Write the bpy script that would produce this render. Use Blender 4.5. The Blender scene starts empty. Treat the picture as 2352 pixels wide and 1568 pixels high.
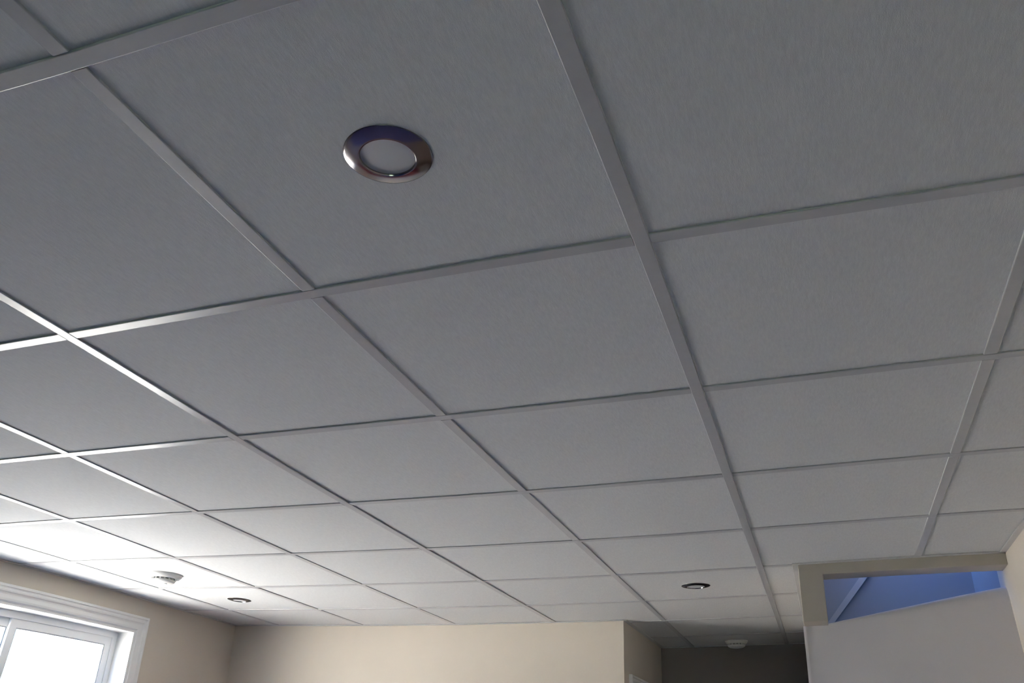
import bpy, bmesh, math, random
from mathutils import Vector, Matrix

# ------------------------------------------------------------------ basics
S = 0.6096          # one ceiling module (2 ft) in metres
H = 2.37            # height of the tile face above the floor
scene = bpy.context.scene
COL = scene.collection
rnd = random.Random(7)


def W(x, y, z):
    """module coordinates (x, y in modules, z in modules from the tile face) -> metres"""
    return Vector((x * S, y * S, H + z * S))


# ------------------------------------------------------------------ camera
# wide zoom with the barrel distortion of the photograph: radial lens polynomial
cam = bpy.data.cameras.new('camera')
cam_ob = bpy.data.objects.new('camera', cam)
COL.objects.link(cam_ob)
scene.camera = cam_ob
right = Vector((0.9436, 0.3295, 0.0326))
down = Vector((-0.1248, 0.4450, -0.8868))
fwd = Vector((-0.3067, 0.8327, 0.4610))
fwd.normalize()
right = (right - fwd * right.dot(fwd)).normalized()
up = right.cross(fwd).normalized()
m = Matrix((right, up, -fwd)).transposed().to_4x4()
m.translation = W(3.33276, -0.86418, -1.28858)
cam_ob.matrix_world = m
F_PX, K1, K2 = 1968.98, -0.212782, 0.242351
cam.sensor_width = 36.0
cam.sensor_fit = 'HORIZONTAL'
cam.lens = F_PX / 2352 * 36.0
cam.clip_start = 0.02
cam.type = 'PANO'


def lens_poly():
    # least squares of theta(r_mm) = a1 r + a2 r^2 + a3 r^3 + a4 r^4
    rows, rhs = [], []
    n = 120
    for i in range(1, n + 1):
        r = 0.80 * i / n
        rd = r * (1 + K1 * r * r + K2 * r ** 4) * cam.lens
        q = rd / 20.0
        rows.append([q, q * q, q ** 3, q ** 4])
        rhs.append(math.atan(r))
    A = [[sum(a[i] * a[j] for a in rows) for j in range(4)] + [sum(a[i] * b for a, b in zip(rows, rhs))] for i in range(4)]
    for i in range(4):
        p = max(range(i, 4), key=lambda k: abs(A[k][i]))
        A[i], A[p] = A[p], A[i]
        for k in range(4):
            if k != i:
                f = A[k][i] / A[i][i]
                A[k] = [x - f * y for x, y in zip(A[k], A[i])]
    c = [A[i][4] / A[i][i] for i in range(4)]
    return [c[i] / 20.0 ** (i + 1) for i in range(4)]


def set_pano(holder):
    holder.panorama_type = 'FISHEYE_LENS_POLYNOMIAL'
    holder.fisheye_fov = math.radians(180)
    k = lens_poly()
    holder.fisheye_polynomial_k0 = 0.0
    holder.fisheye_polynomial_k1 = -k[0]
    holder.fisheye_polynomial_k2 = -k[1]
    holder.fisheye_polynomial_k3 = -k[2]
    holder.fisheye_polynomial_k4 = -k[3]


set_pano(cam if hasattr(cam, 'panorama_type') else cam.cycles)

# ------------------------------------------------------------------ sky, sun, exposure
world = bpy.data.worlds.new('world')
scene.world = world
world.use_nodes = True
nt = world.node_tree
nt.nodes.clear()
wo = nt.nodes.new('ShaderNodeOutputWorld')
bg = nt.nodes.new('ShaderNodeBackground')
sky = nt.nodes.new('ShaderNodeTexSky')
sky.sky_type = 'NISHITA'
sky.sun_disc = False
sky.sun_elevation = math.radians(66)
sky.sun_rotation = math.radians(144)
sky.altitude = 100
sky.air_density = 1.6
sky.dust_density = 0.5
tint = nt.nodes.new('ShaderNodeMix')
tint.data_type = 'RGBA'
tint.blend_type = 'MULTIPLY'
tint.inputs[0].default_value = 1.0
tint.inputs[7].default_value = (0.55, 0.86, 1.45, 1)    # camera white balance
nt.links.new(sky.outputs[0], tint.inputs[6])
nt.links.new(tint.outputs[2], bg.inputs[0])
bg.inputs[1].default_value = 1.4
nt.links.new(bg.outputs[0], wo.inputs[0])

sun = bpy.data.lights.new('sun', 'SUN')
sun.energy = 260.0
sun.color = (0.98, 0.97, 0.95)
sun.angle = math.radians(0.53)
sun_ob = bpy.data.objects.new('sun', sun)
COL.objects.link(sun_ob)
sun_dir = Vector((-0.25, 0.35, -1.0)).normalized()
sun_ob.rotation_euler = sun_dir.to_track_quat('-Z', 'Y').to_euler()
sun_ob.location = (-8, -2, 9)

vs = scene.view_settings
vs.view_transform = 'Standard'
vs.look = 'None'
vs.gamma = 1.0
vs.use_curve_mapping = False
vs.exposure = 0.25

# ------------------------------------------------------------------ materials
MATS = {}


def mat(name, color, rough=0.6, metal=0.0, noise=None, bump=None, spec=0.5, emis=None, aniso=None):
    mt = bpy.data.materials.new(name)
    mt.use_nodes = True
    t = mt.node_tree
    b = t.nodes['Principled BSDF']
    b.inputs['Base Color'].default_value = (*color, 1)
    b.inputs['Roughness'].default_value = rough
    b.inputs['Metallic'].default_value = metal
    b.inputs['Specular IOR Level'].default_value = spec
    tc = t.nodes.new('ShaderNodeTexCoord')
    if noise:
        scale, amt, det = noise
        n = t.nodes.new('ShaderNodeTexNoise')
        n.inputs['Scale'].default_value = scale
        n.inputs['Detail'].default_value = det
        t.links.new(tc.outputs['Object'], n.inputs['Vector'])
        r = t.nodes.new('ShaderNodeValToRGB')
        r.color_ramp.elements[0].position = 0.3
        r.color_ramp.elements[1].position = 0.7
        r.color_ramp.elements[0].color = (*[c * (1 - amt) for c in color], 1)
        r.color_ramp.elements[1].color = (*[min(1, c * (1 + amt)) for c in color], 1)
        t.links.new(n.outputs['Fac'], r.inputs[0])
        t.links.new(r.outputs[0], b.inputs['Base Color'])
    if bump:
        scale, strength, dist = bump
        n = t.nodes.new('ShaderNodeTexNoise')
        n.inputs['Scale'].default_value = scale
        n.inputs['Detail'].default_value = 4
        t.links.new(tc.outputs['Object'], n.inputs['Vector'])
        bp = t.nodes.new('ShaderNodeBump')
        bp.inputs['Strength'].default_value = strength
        bp.inputs['Distance'].default_value = dist
        t.links.new(n.outputs['Fac'], bp.inputs['Height'])
        t.links.new(bp.outputs[0], b.inputs['Normal'])
    MATS[name] = mt
    return mt


def tile_material():
    """mineral-fibre lay-in panel: matte white, fine felt of short lighter and darker fibres"""
    mt = bpy.data.materials.new('mineral_fibre')
    mt.use_nodes = True
    t = mt.node_tree
    b = t.nodes['Principled BSDF']
    b.inputs['Roughness'].default_value = 0.85
    b.inputs['Specular IOR Level'].default_value = 0.25
    tc = t.nodes.new('ShaderNodeTexCoord')

    def noise(sx, sy, scale, detail, rot):
        mp = t.nodes.new('ShaderNodeMapping')
        mp.inputs['Scale'].default_value = (sx, sy, 1)
        mp.inputs['Rotation'].default_value = (0, 0, rot)
        t.links.new(tc.outputs['Object'], mp.inputs['Vector'])
        n = t.nodes.new('ShaderNodeTexNoise')
        n.inputs['Scale'].default_value = scale
        n.inputs['Detail'].default_value = detail
        n.inputs['Roughness'].default_value = 0.65
        t.links.new(mp.outputs[0], n.inputs['Vector'])
        return n.outputs['Fac']

    def math_node(op, a, c):
        n = t.nodes.new('ShaderNodeMath')
        n.operation = op
        for i, v in enumerate((a, c)):
            if isinstance(v, (int, float)):
                n.inputs[i].default_value = v
            else:
                t.links.new(v, n.inputs[i])
        return n.outputs[0]
    f1 = noise(1.0, 0.25, 170, 2, 0.7)
    f2 = noise(1.0, 0.25, 150, 2, 2.2)
    f3 = noise(1, 1, 30, 2, 0)
    f4 = noise(1, 1, 700, 1, 0)
    s = math_node('ADD', math_node('MAXIMUM', f1, f2), math_node('MULTIPLY', f3, 0.3))
    s = math_node('ADD', s, math_node('MULTIPLY', f4, 0.6))
    r = t.nodes.new('ShaderNodeMapRange')
    r.inputs['From Min'].default_value = 0.80
    r.inputs['From Max'].default_value = 1.20
    r.inputs['To Min'].default_value = 0.0
    r.inputs['To Max'].default_value = 1.0
    t.links.new(s, r.inputs['Value'])
    mx = t.nodes.new('ShaderNodeMix')
    mx.data_type = 'RGBA'
    mx.inputs[6].default_value = (0.68, 0.685, 0.69, 1)
    mx.inputs[7].default_value = (0.76, 0.765, 0.765, 1)
    t.links.new(r.outputs[0], mx.inputs[0])
    t.links.new(mx.outputs[2], b.inputs['Base Color'])
    bp = t.nodes.new('ShaderNodeBump')
    bp.inputs['Strength'].default_value = 0.45
    bp.inputs['Distance'].default_value = 0.0010
    t.links.new(s, bp.inputs['Height'])
    t.links.new(bp.outputs[0], b.inputs['Normal'])
    MATS['tile'] = mt


def glass_material():
    """clear window pane: transparent with a fresnel mirror reflection"""
    mt = bpy.data.materials.new('window_glass')
    mt.use_nodes = True
    t = mt.node_tree
    t.nodes.clear()
    o = t.nodes.new('ShaderNodeOutputMaterial')
    mix = t.nodes.new('ShaderNodeMixShader')
    tr = t.nodes.new('ShaderNodeBsdfTransparent')
    tr.inputs[0].default_value = (0.95, 0.97, 0.96, 1)
    gl = t.nodes.new('ShaderNodeBsdfGlossy')
    gl.inputs['Roughness'].default_value = 0.0
    lw = t.nodes.new('ShaderNodeLayerWeight')
    pw = t.nodes.new('ShaderNodeMath')
    pw.operation = 'POWER'
    pw.inputs[1].default_value = 5.0
    ad = t.nodes.new('ShaderNodeMath')
    ad.operation = 'MULTIPLY_ADD'
    ad.inputs[1].default_value = 0.9
    ad.inputs[2].default_value = 0.04
    t.links.new(lw.outputs['Facing'], pw.inputs[0])
    t.links.new(pw.outputs[0], ad.inputs[0])
    t.links.new(ad.outputs[0], mix.inputs[0])
    t.links.new(tr.outputs[0], mix.inputs[1])
    t.links.new(gl.outputs[0], mix.inputs[2])
    t.links.new(mix.outputs[0], o.inputs[0])
    MATS['glass'] = mt


def floor_material():
    mt = bpy.data.materials.new('oak_laminate')
    mt.use_nodes = True
    t = mt.node_tree
    b = t.nodes['Principled BSDF']
    b.inputs['Roughness'].default_value = 0.45
    tc = t.nodes.new('ShaderNodeTexCoord')
    br = t.nodes.new('ShaderNodeTexBrick')
    br.inputs['Scale'].default_value = 1.0
    br.inputs['Brick Width'].default_value = 1.2
    br.inputs['Row Height'].default_value = 0.19
    br.inputs['Mortar Size'].default_value = 0.002
    br.inputs['Color1'].default_value = (0.33, 0.225, 0.15, 1)
    br.inputs['Color2'].default_value = (0.37, 0.26, 0.175, 1)
    br.inputs['Mortar'].default_value = (0.2, 0.13, 0.08, 1)
    t.links.new(tc.outputs['Object'], br.inputs['Vector'])
    t.links.new(br.outputs['Color'], b.inputs['Base Color'])
    MATS['floor'] = mt


tile_material()
glass_material()
floor_material()
mat('back_fill_blue', (0.09, 0.12, 0.34), 0.75, noise=(3, 0.02, 2), spec=0.3)  # blue put on the unseen back wall to cool the fill light
mat('sofa_fabric', (0.24, 0.03, 0.035), 0.9, noise=(40, 0.2, 3), bump=(500, 0.4, 0.002))
mat('wall_paint', (0.65, 0.585, 0.51), 0.75, noise=(3, 0.02, 2), bump=(260, 0.12, 0.001), spec=0.3)
mat('hall_end_dark', (0.27, 0.25, 0.235), 0.75, noise=(3, 0.02, 2), bump=(260, 0.12, 0.001), spec=0.3)  # darker version of the wall colour, hallway end only
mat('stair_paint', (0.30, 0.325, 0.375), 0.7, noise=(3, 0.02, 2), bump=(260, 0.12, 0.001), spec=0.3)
mat('trim_grey', (0.46, 0.47, 0.50), 0.5, noise=(8, 0.01, 2))
mat('white_paint', (0.82, 0.775, 0.79), 0.6, noise=(3, 0.02, 2), bump=(260, 0.12, 0.001), spec=0.3)
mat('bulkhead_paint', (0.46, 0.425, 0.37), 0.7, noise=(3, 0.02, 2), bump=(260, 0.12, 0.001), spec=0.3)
mat('tee_paint', (0.52, 0.52, 0.535), 0.33, noise=(60, 0.015, 2), spec=0.36)
mat('angle_paint', (0.60, 0.60, 0.60), 0.35, noise=(60, 0.015, 2), spec=0.5)
mat('trim_paint', (0.87, 0.86, 0.85), 0.35, noise=(8, 0.01, 2))
mat('vinyl', (0.90, 0.91, 0.92), 0.4, noise=(8, 0.01, 2))
mat('gasket', (0.45, 0.47, 0.50), 0.7, noise=(40, 0.1, 2))
mat('chrome', (0.27, 0.26, 0.275), 0.14, metal=1.0, noise=(14, 0.06, 3))
mat('lens', (0.66, 0.655, 0.66), 0.5, noise=(30, 0.01, 2))
mat('plastic', (0.86, 0.85, 0.82), 0.4, noise=(30, 0.015, 2))
mat('slot', (0.55, 0.54, 0.52), 0.7, noise=(30, 0.1, 2))
mat('deck', (0.45, 0.36, 0.26), 0.8, noise=(6, 0.15, 3))
mat('lawn', (0.86, 0.74, 0.57), 0.9, noise=(4, 0.06, 4))
mat('dark_ground', (0.07, 0.10, 0.05), 0.95, noise=(4, 0.2, 4))  # rear ground colour kept dark to hold down bounce light
mat('rug_wool', (0.12, 0.11, 0.25), 0.95, noise=(9, 0.3, 3), bump=(400, 0.5, 0.004))
mat('door_paint', (0.80, 0.79, 0.77), 0.4, noise=(8, 0.01, 2))


# ------------------------------------------------------------------ mesh helpers
def link(name, bm, material, parent=None, smooth=False):
    me = bpy.data.meshes.new(name)
    bmesh.ops.recalc_face_normals(bm, faces=bm.faces)
    bm.to_mesh(me)
    bm.free()
    me.materials.append(MATS[material])
    if smooth:
        for p in me.polygons:
            p.use_smooth = True
    o = bpy.data.objects.new(name, me)
    COL.objects.link(o)
    if parent:
        o.parent = parent
    return o


def struct(o, label, cat):
    o['kind'] = 'structure'
    o['label'] = label
    o['category'] = cat
    return o


def box(bm, lo, hi):
    """axis box, corners in metres"""
    vs_ = [bm.verts.new((x, y, z)) for z in (lo[2], hi[2]) for y in (lo[1], hi[1]) for x in (lo[0], hi[0])]
    for f in ((0, 2, 3, 1), (4, 5, 7, 6), (0, 1, 5, 4), (2, 6, 7, 3), (0, 4, 6, 2), (1, 3, 7, 5)):
        bm.faces.new([vs_[i] for i in f])


def mbox(bm, x0, x1, y0, y1, z0, z1):
    """axis box in module coordinates"""
    box(bm, W(x0, y0, z0), W(x1, y1, z1))


def extrude(bm, ring0, ring1):
    n = len(ring0)
    a = [bm.verts.new(p) for p in ring0]
    b = [bm.verts.new(p) for p in ring1]
    for i in range(n):
        j = (i + 1) % n
        bm.faces.new((a[i], a[j], b[j], b[i]))
    bm.faces.new(a[::-1])
    bm.faces.new(b)


def lathe(bm, prof, seg=48, cap0=False, cap1=False):
    """revolve (radius, z) about the z axis"""
    rings = []
    for r, z in prof:
        rings.append([bm.verts.new((r * math.cos(2 * math.pi * k / seg), r * math.sin(2 * math.pi * k / seg), z)) for k in range(seg)])
    for a, b in zip(rings, rings[1:]):
        for k in range(seg):
            bm.faces.new((a[k], a[(k + 1) % seg], b[(k + 1) % seg], b[k]))
    if cap0:
        bm.faces.new(rings[0])
    if cap1:
        bm.faces.new(rings[-1])


def thing(name, label, cat, loc, group=None):
    o = bpy.data.objects.new(name, None)
    COL.objects.link(o)
    o.location = loc
    o.empty_display_size = 0.05
    o['label'] = label
    o['category'] = cat
    if group:
        o['group'] = group
    return o


# ------------------------------------------------------------------ room plan (modules)
XL, XR = -2.55, 4.51          # window wall, right wall
YF, YB = 6.88, -5.2           # far wall, wall behind the camera
XHL, XHR = 1.65, 3.247        # hallway side walls
YHB = 8.80                    # hallway end wall
YBF, YW = 4.985, 5.17         # bulkhead face, knee wall face
ZF = -H / S                   # floor
ZT = 0.25                     # top of walls, above the tiles
T = 0.22                      # wall thickness

# window opening in the window wall
WY0, WY1, WZ0, WZ1 = 3.16, 5.425, -2.95, -0.287
CW = 0.128                    # casing width
BX0, BX1, BZ0, BZ1 = 2.7, 4.2, -1.7, -0.5    # unseen window added behind the camera for blue fill light

# floor
bm = bmesh.new()
mbox(bm, XL - T, XR + T, YB - T, YHB + T, ZF - 0.15, ZF)
struct(link('floor', bm, 'floor'), 'warm oak laminate floor of the basement room', 'floor')

# window wall with its opening
bm = bmesh.new()
mbox(bm, XL - T, XL, YB - T, WY0, ZF, ZT)
mbox(bm, XL - T, XL, WY1, YF + T, ZF, ZT)
mbox(bm, XL - T, XL, WY0, WY1, WZ1, ZT)
mbox(bm, XL - T, XL, WY0, WY1, ZF, WZ0)
struct(link('wall_left', bm, 'wall_paint'), 'beige painted wall that holds the bright window', 'wall')

bm = bmesh.new()
mbox(bm, XL, XHL - T, YF, YF + T, ZF, ZT)
struct(link('wall_far', bm, 'wall_paint'), 'warm lit beige wall between window wall and hallway', 'wall')

# hallway side wall with a door opening
DY0, DY1, DZ = 7.215, 8.44, -0.58
bm = bmesh.new()
mbox(bm, XHL - T, XHL, YF, DY0, ZF, ZT)
mbox(bm, XHL - T, XHL, DY1, YHB + T, ZF, ZT)
mbox(bm, XHL - T, XHL, DY0, DY1, DZ, ZT)
struct(link('wall_hall_left', bm, 'wall_paint'), 'shaded hallway side wall with the white door casing', 'wall')

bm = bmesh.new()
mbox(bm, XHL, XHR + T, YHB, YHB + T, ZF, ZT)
struct(link('wall_hall_end', bm, 'hall_end_dark'), 'dark taupe wall at the end of the hallway', 'wall')

bm = bmesh.new()
mbox(bm, XHR, XHR + 0.15, YW + 0.19, YHB, ZF, ZT)
struct(link('wall_hall_right', bm, 'wall_paint'), 'hallway side wall that runs back from the white knee wall', 'wall')

# stairwell behind the knee wall
YS, ZS = 6.30, 3.4
bm = bmesh.new()
mbox(bm, XHR + 0.15, XR, YS, YS + 0.15, ZF, ZS)
stair_wall = struct(link('wall_stair', bm, 'stair_paint'), 'shaded grey stairwell wall seen through the opening under the boxed-in beam', 'wall')
bm = bmesh.new()
mbox(bm, XR, XR + T, YW + 0.19, YS + 0.15, ZF, ZS)
struct(link('wall_stair_right', bm, 'stair_paint'), 'grey end wall of the stairwell', 'wall')
bm = bmesh.new()
sk = [(3.40, -0.205), (3.45, -0.205), (3.73, 0.12), (3.84, 0.245), (3.78, 0.245), (3.67, 0.12)]
extrude(bm, [W(x, YS, z) for x, z in sk], [W(x, YS - 0.025, z) for x, z in sk])
link('skirt_board', bm, 'trim_grey', stair_wall)

bm = bmesh.new()
mbox(bm, XR, XR + T, YB - T, YW + 0.19, ZF, ZT)
struct(link('wall_right', bm, 'wall_paint'), 'beige painted wall beside the white knee wall', 'wall')

bm = bmesh.new()
mbox(bm, XL, BX0, YB - T, YB, ZF, ZT)
mbox(bm, BX1, XR, YB - T, YB, ZF, ZT)
mbox(bm, BX0, BX1, YB - T, YB, BZ1, ZT)
mbox(bm, BX0, BX1, YB - T, YB, ZF, BZ0)
struct(link('wall_back', bm, 'back_fill_blue'), 'unseen wall opposite the hallway, deep blue to cool the fill light', 'wall')

# added light shaft, unseen: front wall, side wall open to blue skylight, roof
bm = bmesh.new()
mbox(bm, XHR, XR + T, YW, YW + 0.19, ZT + 0.15, ZS)
struct(link('light_shaft_front', bm, 'stair_paint'), 'unseen front of the light shaft added above the stairwell', 'wall')
bm = bmesh.new()
mbox(bm, XHR, XHR + 0.15, YW + 0.19, YS + 0.15, ZT + 0.15, 0.7)
mbox(bm, XHR, XHR + 0.15, YW + 0.19, YS + 0.15, 2.5, ZS)
struct(link('light_shaft_side', bm, 'stair_paint'), 'unseen light shaft wall, open to let blue skylight in', 'wall')
bm = bmesh.new()
mbox(bm, XHR, XR + T, YW, YS + 0.15, ZS, ZS + 0.15)
struct(link('light_shaft_roof', bm, 'deck'), 'unseen roof added over the stairwell light shaft', 'roof')

# knee wall with a sloping top, boxed-in beam above it
bm = bmesh.new()
mbox(bm, XHR, 3.397, YW, YW + 0.19, ZF, ZT)


def knee_profile(x):
    """section of the wall: its top slopes up and its front edge gets rounder to the right"""
    f = (x - 3.397) / (XR - 3.397)
    zt, rz, ry = -0.366 + f * 0.20, 0.008 + f * 0.07, 0.008 + f * 0.05
    pr = [(YW, ZF)] + [(YW + ry * (1 - math.cos(k / 10 * math.pi / 2)), zt - rz + rz * math.sin(k / 10 * math.pi / 2)) for k in range(11)]
    return [W(x, y, z) for y, z in pr + [(YW + 0.19, zt), (YW + 0.19, ZF)]]


knee = [[bm.verts.new(p) for p in knee_profile(3.397 + (XR - 3.397) * k / 12)] for k in range(13)]
for ra, rb in zip(knee, knee[1:]):
    for k in range(len(ra)):
        j = (k + 1) % len(ra)
        bm.faces.new((ra[k], ra[j], rb[j], rb[k]))
bm.faces.new(knee[0])
bm.faces.new(knee[-1])
enc = struct(link('wall_knee', bm, 'white_paint'), 'off-white knee wall with sloping top under the boxed-in beam', 'wall')
bm = bmesh.new()
ZB, ZP, XP = -0.078, -0.378, 3.402
pts = [(XHR, 0.12), (XR, 0.12), (XR, ZB), (XP, ZB), (XP, ZP), (XHR, ZP)]
extrude(bm, [W(x, YBF, z) for x, z in pts], [W(x, YW, z) for x, z in pts])
o = link('bulkhead', bm, 'bulkhead_paint', enc)
o['label'] = 'beige L-shaped boxed-in beam along the ceiling'
bv = o.modifiers.new('bevel', 'BEVEL')
bv.width = 0.003
bv.segments = 2
bv.limit_method = 'ANGLE'
bm = bmesh.new()
mbox(bm, XHR - 0.006, XHR + 0.012, YW - 0.006, YW + 0.012, ZF, ZP)
link('corner_bead', bm, 'white_paint', enc)

# ------------------------------------------------------------------ ceiling
bm = bmesh.new()
mbox(bm, XL - T, XHR + 0.15, YB - T, YHB + T, ZT, ZT + 0.15)
mbox(bm, XHR + 0.15, XR + T, YB - T, YW + 0.19, ZT, ZT + 0.15)
mbox(bm, XHR + 0.15, XR + T, YS, YHB + T, ZT, ZT + 0.15)
ceiling = struct(link('ceiling', bm, 'deck'), 'suspended ceiling of pale fibre tiles in a white metal grid', 'ceiling')

REGIONS = [(XL, XR, YB, YBF), (XL, XHR, YBF, YF), (XHL, XHR, YF, YHB)]


def clip(c, r):
    x0, x1, y0, y1 = max(c[0], r[0]), min(c[1], r[1]), max(c[2], r[2]), min(c[3], r[3])
    return (x0, x1, y0, y1) if x1 - x0 > 0.005 and y1 - y0 > 0.005 else None


TG = 0.004 / S     # clearance of a tile inside its grid cell
tile_mesh = None
for i in range(-3, 5):
    for j in range(-6, 9):
        cell = (i + TG, i + 1 - TG, j + TG, j + 1 - TG)
        parts = [p for p in (clip(cell, (r[0] + TG, r[1] - TG, r[2] + (TG if r[2] != YF and r[2] != YBF else 0), r[3] - (TG if r[3] != YF and r[3] != YBF else 0))) for r in REGIONS) if p]
        if not parts:
            continue
        full = len(parts) == 1 and all(abs(a - b) < 1e-6 for a, b in zip(parts[0], cell))
        cx, cy = i + 0.5, j + 0.5
        if full and tile_mesh:
            o = bpy.data.objects.new('ceiling_tile', tile_mesh)
            COL.objects.link(o)
            o.parent = ceiling
        else:
            bm = bmesh.new()
            for p in parts:
                box(bm, ((p[0] - cx) * S, (p[2] - cy) * S, 0), ((p[1] - cx) * S, (p[3] - cy) * S, 0.015))
            bmesh.ops.remove_doubles(bm, verts=bm.verts, dist=1e-5)
            o = link('ceiling_tile', bm, 'tile', ceiling)
            if full:
                tile_mesh = o.data
        o.location = W(cx, cy, 0) + Vector((0, 0, rnd.uniform(0, 0.0006)))
        o.rotation_euler = (rnd.uniform(-1, 1) * 0.0006, rnd.uniform(-1, 1) * 0.0006, rnd.choice((0, math.pi)) if full else 0)

HW, FH, BV = 0.0135, 0.0036, 0.0015     # tee half width, flange height, edge rounding


def tee(name, x0, y0, x1, y1, dz=0.0):
    """inverted T runner between two points (module coordinates)"""
    a, b = W(x0, y0, 0), W(x1, y1, 0)
    d = (b - a).normalized()
    s = Vector((-d.y, d.x, 0))
    prof = [(-HW, 0), (-HW, -FH + BV), (-HW + BV * 0.3, -FH + BV * 0.3), (-HW + BV, -FH), (HW - BV, -FH), (HW - BV * 0.3, -FH + BV * 0.3), (HW, -FH + BV), (HW, 0), (0.0015, 0), (0.0015, 0.03), (-0.0015, 0.03), (-0.0015, 0)]
    bm_ = bmesh.new()
    off = Vector((0, 0, dz - 0.0002))
    extrude(bm_, [a + s * u + Vector((0, 0, v)) + off for u, v in prof], [b + s * u + Vector((0, 0, v)) + off for u, v in prof])
    return link(name, bm_, 'tee_paint', ceiling)


def spans_x(y):
    """open x ranges of the room at depth y"""
    if y < YBF:
        return XL, XR
    if y < YF:
        return XL, XHR
    return XHL, XHR


def spans_y(x):
    y1 = YBF if x > XHR else (YHB if x > XHL else YF)
    return YB, y1


G = 0.0009 / S     # hairline joint between runners
E = HW / S
MAINS = (-1, 1, 3)
for i in MAINS:
    y0, y1 = spans_y(i)
    tee('main_tee', i, y0, i, y1)
for j in range(-5, 9):
    x0, x1 = spans_x(j)
    if j == 5:
        x0, x1 = XL, XHR
    stops = [x0] + [k for k in MAINS if x0 < k < x1] + [x1]
    for a, b in zip(stops, stops[1:]):
        a2 = a + (E + G if a in MAINS else 0)
        b2 = b - (E + G if b in MAINS else 0)
        if b2 - a2 > 0.03:
            tee('cross_tee', a2, j, b2, j, rnd.uniform(0.0002, 0.0006))
for i in (-2, 0, 2, 4):
    y0, y1 = spans_y(i)
    stops = [y0] + [k for k in range(-5, 9) if y0 < k < y1 - 0.03] + [y1]
    for n, (a, b) in enumerate(zip(stops, stops[1:])):
        a2 = a + (0 if n == 0 else E + G)
        b2 = b - (0 if n == len(stops) - 2 else E + G)
        if b2 - a2 > 0.03:
            tee('short_cross_tee', i, a2, i, b2, rnd.uniform(0.0006, 0.0012))

# wall angle all round the room
AW = 0.022


def wall_angle(x0, y0, x1, y1, nx, ny):
    """L trim on the wall line; (nx, ny) points into the room"""
    a, b = W(x0, y0, 0), W(x1, y1, 0)
    n = Vector((nx, ny, 0))
    prof = [(0, 0.022), (0, -FH), (AW - BV, -FH), (AW, -FH + BV), (AW, 0), (0.001, 0), (0.001, 0.022)]
    bm_ = bmesh.new()
    off = Vector((0, 0, -0.0011))
    extrude(bm_, [a + n * u + Vector((0, 0, v)) + off for u, v in prof], [b + n * u + Vector((0, 0, v)) + off for u, v in prof])
    return link('wall_angle', bm_, 'angle_paint', ceiling)


wall_angle(XL, YB, XL, YF, 1, 0)
wall_angle(XL, YF, XHL, YF, 0, -1)
wall_angle(XHL, YF, XHL, YHB, 1, 0)
wall_angle(XHL, YHB, XHR, YHB, 0, -1)
wall_angle(XHR, YHB, XHR, YBF, -1, 0)
wall_angle(XHR - AW / S, YBF, XR, YBF, 0, -1)
wall_angle(XR, YBF, XR, YB, -1, 0)
wall_angle(XL, YB, XR, YB, 0, 1)

# ------------------------------------------------------------------ window
CPROF = [(0.0, 0.0), (0.0, 0.024), (0.04, 0.030), (0.16, 0.031), (0.20, 0.025), (0.27, 0.024), (0.33, 0.028), (0.42, 0.027), (0.50, 0.019), (0.58, 0.017), (0.80, 0.020), (0.92, 0.018), (0.96, 0.012), (1.0, 0.010), (1.0, 0.0)]


def casing_piece(o0, o1, i0, i1, nrm, prof=CPROF):
    bm_ = bmesh.new()

    def ring(o_, i_):
        return [o_.lerp(i_, t) + nrm * (h * S) for t, h in prof]
    extrude(bm_, ring(o0, i0), ring(o1, i1))
    return bm_


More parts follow.
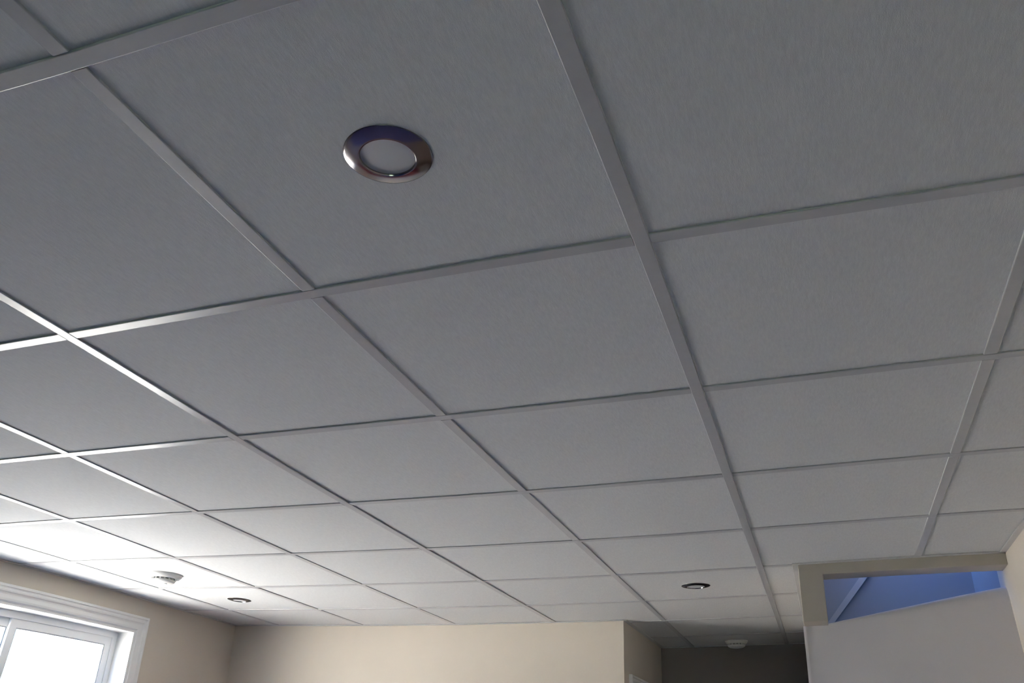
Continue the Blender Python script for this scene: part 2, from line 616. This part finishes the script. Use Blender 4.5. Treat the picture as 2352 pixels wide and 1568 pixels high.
def build_window(name, label, at, nrm, y0, y1, z0, z1):
    """sliding window; at(d, y, z) gives the point d modules into the room from the wall face"""
    win = bpy.data.objects.new(name, None)
    COL.objects.link(win)
    win.location = at(0, (y0 + y1) / 2, z0)
    struct(win, label, 'window')
    inv = Matrix.Translation(-win.location)

    def wl(nm, bm_, material, parent=win):
        o_ = link(nm, bm_, material)
        o_.parent = parent
        o_.matrix_parent_inverse = inv
        return o_

    def wb(bm_, d0, d1, ya, yb, za, zb):
        p, q = at(d0, ya, za), at(d1, yb, zb)
        box(bm_, [min(u, v) for u, v in zip(p, q)], [max(u, v) for u, v in zip(p, q)])
    co = [at(0, y, z) for y, z in ((y0 - CW, z1 + CW), (y1 + CW, z1 + CW), (y1 + CW, z0 - CW), (y0 - CW, z0 - CW))]
    ci = [at(0, y, z) for y, z in ((y0, z1), (y1, z1), (y1, z0), (y0, z0))]
    for k in range(4):
        wl('casing_board', casing_piece(co[k], co[(k + 1) % 4], ci[k], ci[(k + 1) % 4], nrm), 'trim_paint')
    jt, gx = 0.02, -0.178          # liner board thickness, room side of the vinyl frame
    for q in ((y0, y0 + jt, z0, z1), (y1 - jt, y1, z0, z1), (y0 + jt, y1 - jt, z1 - jt, z1), (y0 + jt, y1 - jt, z0, z0 + jt)):
        bm_ = bmesh.new()
        wb(bm_, gx, 0.006, *q)
        wl('jamb_board', bm_, 'trim_paint')
    fy0, fy1, fz0, fz1 = y0 + jt, y1 - jt, z0 + jt, z1 - jt
    fw, fo = 0.055, -T - 0.03
    bm_ = bmesh.new()
    wb(bm_, fo, gx, fy0, fy0 + fw, fz0, fz1)
    wb(bm_, fo, gx, fy1 - fw, fy1, fz0, fz1)
    wb(bm_, fo, gx, fy0 + fw, fy1 - fw, fz1 - fw, fz1)
    wb(bm_, fo, gx, fy0 + fw, fy1 - fw, fz0, fz0 + fw)
    wl('window_frame', bm_, 'vinyl')
    ym = (fy0 + fy1) / 2
    for ya, yb, da, db in ((ym - 0.033, fy1 - fw, gx - 0.030, gx - 0.008), (fy0 + fw, ym + 0.033, gx - 0.060, gx - 0.034)):
        w = 0.065
        za, zb = fz0 + fw, fz1 - fw
        bm_ = bmesh.new()
        wb(bm_, da, db, ya, ya + w, za, zb)
        wb(bm_, da, db, yb - w, yb, za, zb)
        wb(bm_, da, db, ya + w, yb - w, zb - w, zb)
        wb(bm_, da, db, ya + w, yb - w, za, za + w)
        sash = wl('sash', bm_, 'vinyl')
        g = 0.008
        bm_ = bmesh.new()
        for q in ((ya + w, yb - w, zb - w - g, zb - w), (ya + w, yb - w, za + w, za + w + g), (ya + w, ya + w + g, za + w + g, zb - w - g), (yb - w - g, yb - w, za + w + g, zb - w - g)):
            wb(bm_, da + 0.004, db - 0.004, *q)
        o_ = link('gasket', bm_, 'gasket', sash)
        bm_ = bmesh.new()
        dc = (da + db) / 2
        wb(bm_, dc - 0.002, dc + 0.002, ya + w, yb - w, za + w, zb - w)
        o_ = link('pane', bm_, 'glass', sash)


build_window('window_1', 'white vinyl sliding window with moulded white casing', lambda d, y, z: W(XL + d, y, z), Vector((1, 0, 0)), WY0, WY1, WZ0, WZ1)
build_window('fill_window', 'unseen sliding window added opposite the hallway for bluish fill light', lambda d, y, z: W(y, YB + d, z), Vector((0, 1, 0)), BX0, BX1, BZ0, BZ1)

# ------------------------------------------------------------------ hallway door
door = bpy.data.objects.new('door_1', None)
COL.objects.link(door)
door.location = W(XHL, (DY0 + DY1) / 2, ZF)
struct(door, 'white hallway door with flat white casing', 'door')


def dlink(name, bm_, material):
    o_ = link(name, bm_, material)
    o_.parent = door
    o_.matrix_parent_inverse = Matrix.Translation(-door.location)
    return o_


DC = 0.125
do = [W(*p) for p in [(XHL, DY0 - DC, ZF), (XHL, DY0 - DC, DZ + DC), (XHL, DY1 + DC, DZ + DC), (XHL, DY1 + DC, ZF)]]
di = [W(*p) for p in [(XHL, DY0, ZF), (XHL, DY0, DZ), (XHL, DY1, DZ), (XHL, DY1, ZF)]]
for k in range(3):
    dlink('casing_board', casing_piece(do[k], do[k + 1], di[k], di[k + 1], Vector((1, 0, 0))), 'trim_paint')
bm = bmesh.new()
mbox(bm, XHL - 0.12, XHL - 0.06, DY0 + 0.004, DY1 - 0.004, ZF + 0.01, DZ - 0.004)
slab = dlink('door_slab', bm, 'door_paint')

# ------------------------------------------------------------------ ceiling lights
RO, RI = 0.0645, 0.0408


def downlight(x, y, label):
    t = thing('recessed_light', label, 'ceiling light', W(x, y, 0) + Vector((0, 0, -0.0001)), 'recessed ceiling lights')
    prof = [(RO, 0.0), (RO, -0.0006), (RO - 0.0006, -0.0011)]
    n = 8
    for k in range(1, n + 1):
        a = k / n
        tilt = math.radians(18 - 10 * a)
        r0, z0 = prof[-1]
        dr = (RO - 0.0006 - RI) / n
        prof.append((r0 - dr, z0 - dr * math.tan(tilt)))
    zi = prof[-1][1]
    prof += [(RI - 0.0006, zi + 0.0004), (RI - 0.0008, -0.0005)]
    bm_ = bmesh.new()
    lathe(bm_, prof, 96)
    link('trim_ring', bm_, 'chrome', t, True)
    bm_ = bmesh.new()
    lathe(bm_, [(RI - 0.0008, -0.0020), (RI * 0.7, -0.0027), (RI * 0.35, -0.0030), (0.0005, -0.0031)], 64, cap1=True)
    link('lens', bm_, 'lens', t, True)
    return t


downlight(2.507, 0.493, 'chrome-ringed round recessed light reflecting violet and red, frosted lens unlit')
downlight(2.497, 5.51, 'chrome-ringed round recessed light just before the hallway opening')
downlight(-1.526, 5.528, 'chrome-ringed round recessed light beside the smoke detector near the window')


# ------------------------------------------------------------------ smoke detectors
def smoke_detector(x, y, label, R):
    t = thing('smoke_detector', label, 'smoke detector', W(x, y, 0), 'smoke detectors')
    bm_ = bmesh.new()
    lathe(bm_, [(R, 0), (R, -0.006), (R - 0.0015, -0.008), (R - 0.011, -0.019), (0.058, -0.0205)], 64)
    link('base_plate', bm_, 'plastic', t, True)
    bm_ = bmesh.new()
    lathe(bm_, [(0.050, -0.018), (0.050, -0.030)], 48)
    link('vent_screen', bm_, 'slot', t, True)
    bm_ = bmesh.new()
    lathe(bm_, [(0.048, -0.0265), (0.0535, -0.0265), (0.0545, -0.028), (0.0545, -0.032), (0.052, -0.036), (0.044, -0.041), (0.030, -0.044), (0.014, -0.045), (0.0005, -0.045)], 64, cap1=True)
    cap = link('cover', bm_, 'plastic', t, True)
    for k in range(16):
        a = 2 * math.pi * k / 16
        bm_ = bmesh.new()
        box(bm_, (0.047, -0.0035, -0.0285), (0.0565, 0.0035, -0.0185))
        o_ = link('vent_rib', bm_, 'plastic', t)
        o_.rotation_euler = (0, 0, a)
    bm_ = bmesh.new()
    lathe(bm_, [(0.009, -0.044), (0.009, -0.0465), (0.008, -0.0472), (0.0004, -0.0474)], 24, cap1=True)
    bt = link('test_button', bm_, 'plastic', cap, True)
    bt.location = (0.018, -0.006, 0.0005)
    return t


smoke_detector(-1.515, 4.51, 'white round smoke detector on the bright ceiling by the window', 0.083)
smoke_detector(2.502, 8.46, 'round smoke detector on the dark hallway ceiling', 0.072)

# ------------------------------------------------------------------ rug, only seen mirrored in the chrome ring
bm = bmesh.new()
mbox(bm, -1.2, 4.1, -4.4, 3.0, ZF, ZF + 0.02)
o = link('area_rug', bm, 'rug_wool')
o['label'] = 'large violet-blue area rug on the oak floor'
o['category'] = 'rug'

# ------------------------------------------------------------------ sofa, only seen mirrored in the chrome ring
def rounded(name, parent, lo, hi, r=0.04):
    bm_ = bmesh.new()
    box(bm_, lo, hi)
    o_ = link(name, bm_, 'sofa_fabric', parent)
    b_ = o_.modifiers.new('bevel', 'BEVEL')
    b_.width = r
    b_.segments = 3
    return o_


sofa = thing('sofa', 'red fabric three-seat sofa standing against the warm beige wall', 'sofa', W(-0.75, 6.02, ZF) + Vector((0, 0, 0.0)))
rounded('base', sofa, (-0.95, -0.42, 0.08), (0.95, 0.42, 0.30))
rounded('backrest', sofa, (-0.95, 0.24, 0.30), (0.95, 0.44, 0.82))
for sx in (-1, 1):
    rounded('arm', sofa, (min(sx * 0.78, sx * 0.98), -0.42, 0.30), (max(sx * 0.78, sx * 0.98), 0.24, 0.60))
for k in range(3):
    rounded('seat_cushion', sofa, (-0.77 + k * 0.514, -0.44, 0.30), (-0.77 + k * 0.514 + 0.51, 0.24, 0.45))
for sx in (-0.88, 0.88):
    for sy in (-0.36, 0.36):
        bm = bmesh.new()
        box(bm, (sx - 0.03, sy - 0.03, 0.0), (sx + 0.03, sy + 0.03, 0.08))
        link('leg', bm, 'deck', sofa)

# ------------------------------------------------------------------ outside
GZ = WZ0 - 0.35
bm = bmesh.new()
mbox(bm, -60, XL - T - 0.02, -60, 60, GZ - 0.2, GZ)
struct(link('ground_lawn', bm, 'lawn'), 'sunlit ground outside the moulded window', 'ground')
bm = bmesh.new()
mbox(bm, XL - T - 0.02, 60, -60, YB - T - 0.02, ZF - 0.3, ZF - 0.1)
struct(link('ground_low_bounce', bm, 'dark_ground'), 'unseen ground outside the added window, darkened to limit bounce light', 'ground')
bm = bmesh.new()
mbox(bm, XL - T - 3, XR + 3, YB - T - 1.4, YB - T - 0.02, 0.2, 0.35)  # slab added out of view to block sun from the rear window
struct(link('sun_blocker', bm, 'deck'), 'unseen slab added to keep direct sun off the rear window', 'roof')
